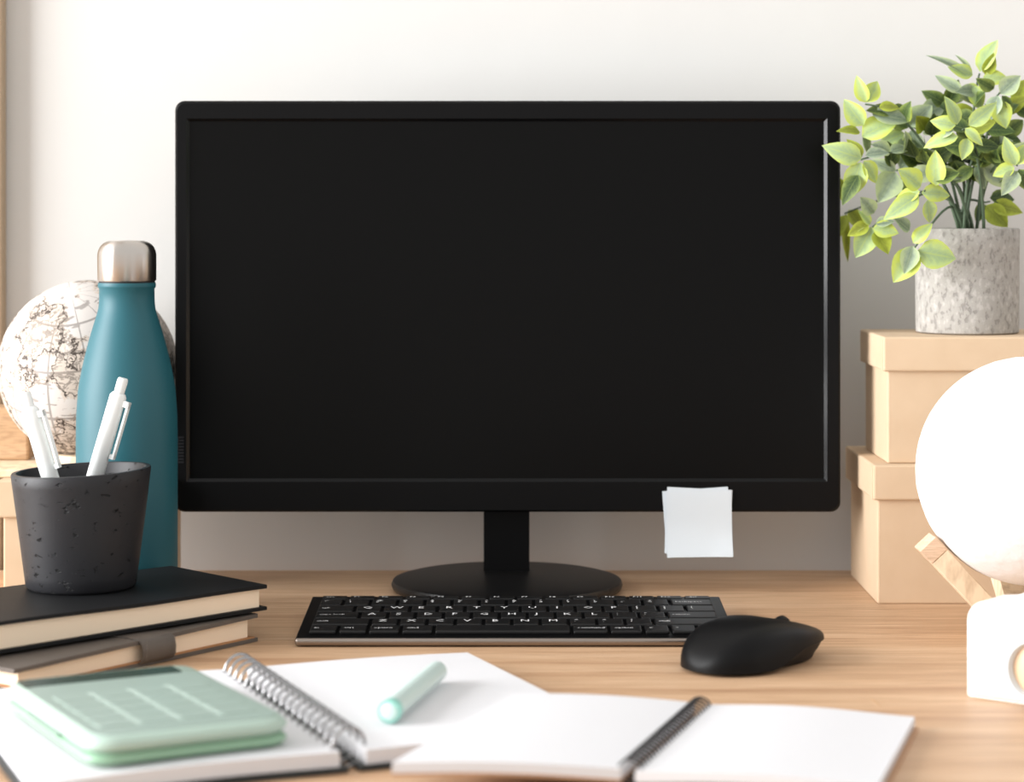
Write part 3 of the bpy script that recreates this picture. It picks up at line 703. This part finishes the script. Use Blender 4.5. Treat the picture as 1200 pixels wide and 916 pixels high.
def leaf_mesh(kind, wid, curl, fold):
    bm = bmesh.new(); uvl = bm.loops.layers.uv.new('UVMap'); NV, NU = 7, 4; layers = []
    for th in (0, -.012):
        G = {}
        for j in range(NV+1):
            v = j/NV; hw_ = wid*(math.sin(PI*v**.85))**.8*(1-.25*v)
            if j == NV: hw_ = 0
            for i in range(NU+1):
                u = i/NU*2-1
                G[i, j] = bm.verts.new((u*hw_, v, -curl*(v-.1)**2+fold*abs(u)*hw_+th*math.sin(PI*min(1, max(0, v)))*(1-u*u*.9)))
        layers.append(G)
    for li, G in enumerate(layers):
        for j in range(NV):
            for i in range(NU):
                q = [(i, j), (i+1, j), (i+1, j+1), (i, j+1)]
                if li: q = q[::-1]
                f = bm.faces.new([G[p] for p in q]); f.material_index = li; f.smooth = True
                for lp, p in zip(f.loops, q): lp[uvl].uv = (abs(p[0]/NU*2-1), p[1]/NV)
    me = bpy.data.meshes.new('leaf'); bm.to_mesh(me); bm.free()
    for m in kind: me.materials.append(MATS[m])
    return me
LM = {}
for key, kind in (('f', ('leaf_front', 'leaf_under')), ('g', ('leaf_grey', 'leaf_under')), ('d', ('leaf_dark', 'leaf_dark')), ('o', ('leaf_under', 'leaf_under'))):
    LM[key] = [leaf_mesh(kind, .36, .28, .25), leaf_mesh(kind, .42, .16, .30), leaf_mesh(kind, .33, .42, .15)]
stem_n = [0]
def add_stem(tip, sag=.0, root=None):
    root = root or Vector((R.uniform(-.012, .012), R.uniform(-.012, .012), Hp-.010))
    tip = tip-PP; mid1 = root+Vector((tip.x*.18, tip.y*.2, .045+R.uniform(0, .015))); mid2 = (root+tip)/2+Vector((0, 0, .030+sag))
    P = []
    for k in range(11):
        t = k/10; P.append(root*(1-t)**3+mid1*3*t*(1-t)**2+mid2*3*t*t*(1-t)+tip*t**3)
    return obj('stem', tube(P, [.0013-.0006*k/10 for k in range(11)], 6), 'stem_green', pl, True), P
def add_leaf(stem, base, tip, kind, wscale=1., face=None):
    base, tip = base-PP, tip-PP; yv = tip-base; ln = yv.length; yv.normalize()
    face = face or Vector((R.uniform(-.55, .35), -1, R.uniform(-.1, .75)))
    zv = (face-yv*face.dot(yv)).normalized(); xv = yv.cross(zv)
    M = Matrix((xv*ln*wscale, yv*ln, zv*ln)).transposed().to_4x4(); M.translation = base
    me = LM[kind][R.randrange(3)]
    o = bpy.data.objects.new('leaf', me); C.objects.link(o); o.parent = stem; o.matrix_local = M; return o
# whorls: stem tip px, distance, then leaves (base px, tip px, kind)
WH = [
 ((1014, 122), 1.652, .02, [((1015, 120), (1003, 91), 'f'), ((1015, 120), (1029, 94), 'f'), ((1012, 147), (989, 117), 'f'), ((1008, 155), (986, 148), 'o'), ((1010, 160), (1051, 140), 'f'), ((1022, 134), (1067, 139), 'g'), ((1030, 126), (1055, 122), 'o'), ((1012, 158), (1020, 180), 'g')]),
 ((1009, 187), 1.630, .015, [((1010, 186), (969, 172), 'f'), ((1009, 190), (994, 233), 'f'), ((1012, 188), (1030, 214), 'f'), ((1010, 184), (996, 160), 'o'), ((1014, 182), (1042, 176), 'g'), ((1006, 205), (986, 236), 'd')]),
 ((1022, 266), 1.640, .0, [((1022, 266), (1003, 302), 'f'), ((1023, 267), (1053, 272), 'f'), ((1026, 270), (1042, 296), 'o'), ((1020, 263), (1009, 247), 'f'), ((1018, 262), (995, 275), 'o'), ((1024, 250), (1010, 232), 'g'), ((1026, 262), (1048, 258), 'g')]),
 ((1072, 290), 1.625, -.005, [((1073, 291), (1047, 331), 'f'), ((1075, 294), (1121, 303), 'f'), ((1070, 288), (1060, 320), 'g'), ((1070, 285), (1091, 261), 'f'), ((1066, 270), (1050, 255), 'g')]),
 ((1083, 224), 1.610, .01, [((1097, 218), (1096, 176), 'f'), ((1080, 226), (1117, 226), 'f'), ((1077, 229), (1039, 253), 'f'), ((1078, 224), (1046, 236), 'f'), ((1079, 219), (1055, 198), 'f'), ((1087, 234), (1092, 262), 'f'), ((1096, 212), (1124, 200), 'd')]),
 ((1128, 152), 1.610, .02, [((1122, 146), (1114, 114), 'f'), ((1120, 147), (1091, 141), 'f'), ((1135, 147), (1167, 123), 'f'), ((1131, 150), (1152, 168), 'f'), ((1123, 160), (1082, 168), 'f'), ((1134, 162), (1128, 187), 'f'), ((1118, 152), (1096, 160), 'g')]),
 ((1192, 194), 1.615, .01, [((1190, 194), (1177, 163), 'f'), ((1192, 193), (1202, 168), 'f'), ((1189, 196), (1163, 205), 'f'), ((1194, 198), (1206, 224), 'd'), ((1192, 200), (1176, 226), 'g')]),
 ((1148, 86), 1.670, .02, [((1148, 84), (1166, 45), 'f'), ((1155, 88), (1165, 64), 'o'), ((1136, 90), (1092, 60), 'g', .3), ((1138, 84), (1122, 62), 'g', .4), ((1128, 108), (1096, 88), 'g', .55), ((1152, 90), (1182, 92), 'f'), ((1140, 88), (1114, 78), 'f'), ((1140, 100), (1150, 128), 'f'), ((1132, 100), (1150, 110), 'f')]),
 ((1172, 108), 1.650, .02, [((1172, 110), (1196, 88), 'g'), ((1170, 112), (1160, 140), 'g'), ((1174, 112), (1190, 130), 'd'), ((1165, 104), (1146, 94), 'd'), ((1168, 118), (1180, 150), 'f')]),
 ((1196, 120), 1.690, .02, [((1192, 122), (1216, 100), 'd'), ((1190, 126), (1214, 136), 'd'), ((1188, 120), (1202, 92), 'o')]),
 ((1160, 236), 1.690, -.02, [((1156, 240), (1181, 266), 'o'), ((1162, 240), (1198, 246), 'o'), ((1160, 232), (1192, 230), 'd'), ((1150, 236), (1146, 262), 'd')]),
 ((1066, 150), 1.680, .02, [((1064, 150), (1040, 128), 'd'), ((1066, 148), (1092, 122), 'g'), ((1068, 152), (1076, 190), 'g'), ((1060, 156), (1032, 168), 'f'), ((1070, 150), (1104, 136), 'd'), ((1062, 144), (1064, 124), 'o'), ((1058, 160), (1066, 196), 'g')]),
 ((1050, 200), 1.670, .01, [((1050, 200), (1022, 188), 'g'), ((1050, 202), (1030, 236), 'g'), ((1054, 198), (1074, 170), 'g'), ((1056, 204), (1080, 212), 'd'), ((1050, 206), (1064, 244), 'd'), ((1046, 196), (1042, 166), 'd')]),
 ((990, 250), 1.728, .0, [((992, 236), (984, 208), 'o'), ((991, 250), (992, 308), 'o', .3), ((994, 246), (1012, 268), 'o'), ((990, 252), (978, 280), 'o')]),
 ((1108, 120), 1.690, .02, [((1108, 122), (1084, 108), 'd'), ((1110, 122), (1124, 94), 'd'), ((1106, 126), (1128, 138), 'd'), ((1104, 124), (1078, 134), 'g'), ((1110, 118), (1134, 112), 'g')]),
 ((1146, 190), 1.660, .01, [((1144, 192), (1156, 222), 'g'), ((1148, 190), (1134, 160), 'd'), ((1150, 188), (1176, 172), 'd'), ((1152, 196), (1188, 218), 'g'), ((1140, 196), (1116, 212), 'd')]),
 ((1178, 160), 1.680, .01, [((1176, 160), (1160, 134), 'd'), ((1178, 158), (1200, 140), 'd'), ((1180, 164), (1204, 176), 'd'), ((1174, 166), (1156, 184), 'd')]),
]
for tip, d, sag, leaves in WH:
    stm, P = add_stem(atd(tip[0], tip[1], d), sag)
    for b_, t_, kd, *ws in leaves:
        dd = R.uniform(-.010, .004); add_leaf(stm, atd(b_[0], b_[1], d), atd(t_[0], t_[1], d+dd), kd, ws[0] if ws else R.uniform(.82, 1.05))
    for q in (4, 5, 6, 7, 8):               # leaf pairs along the stem
        if R.random() < .75 and P[q].z > Hp+.035:
            s_ = R.uniform(0, 2*PI); v = Vector((math.cos(s_), math.sin(s_)*.7, R.uniform(-.1, .6))).normalized()
            add_leaf(stm, P[q]+PP, P[q]+PP+v*R.uniform(.018, .024), R.choice('ddgdg'))
            if R.random() < .6: add_leaf(stm, P[q]+PP, P[q]+PP+Vector((-v.x, -v.y, v.z))*R.uniform(.016, .022), R.choice('ddgo'))
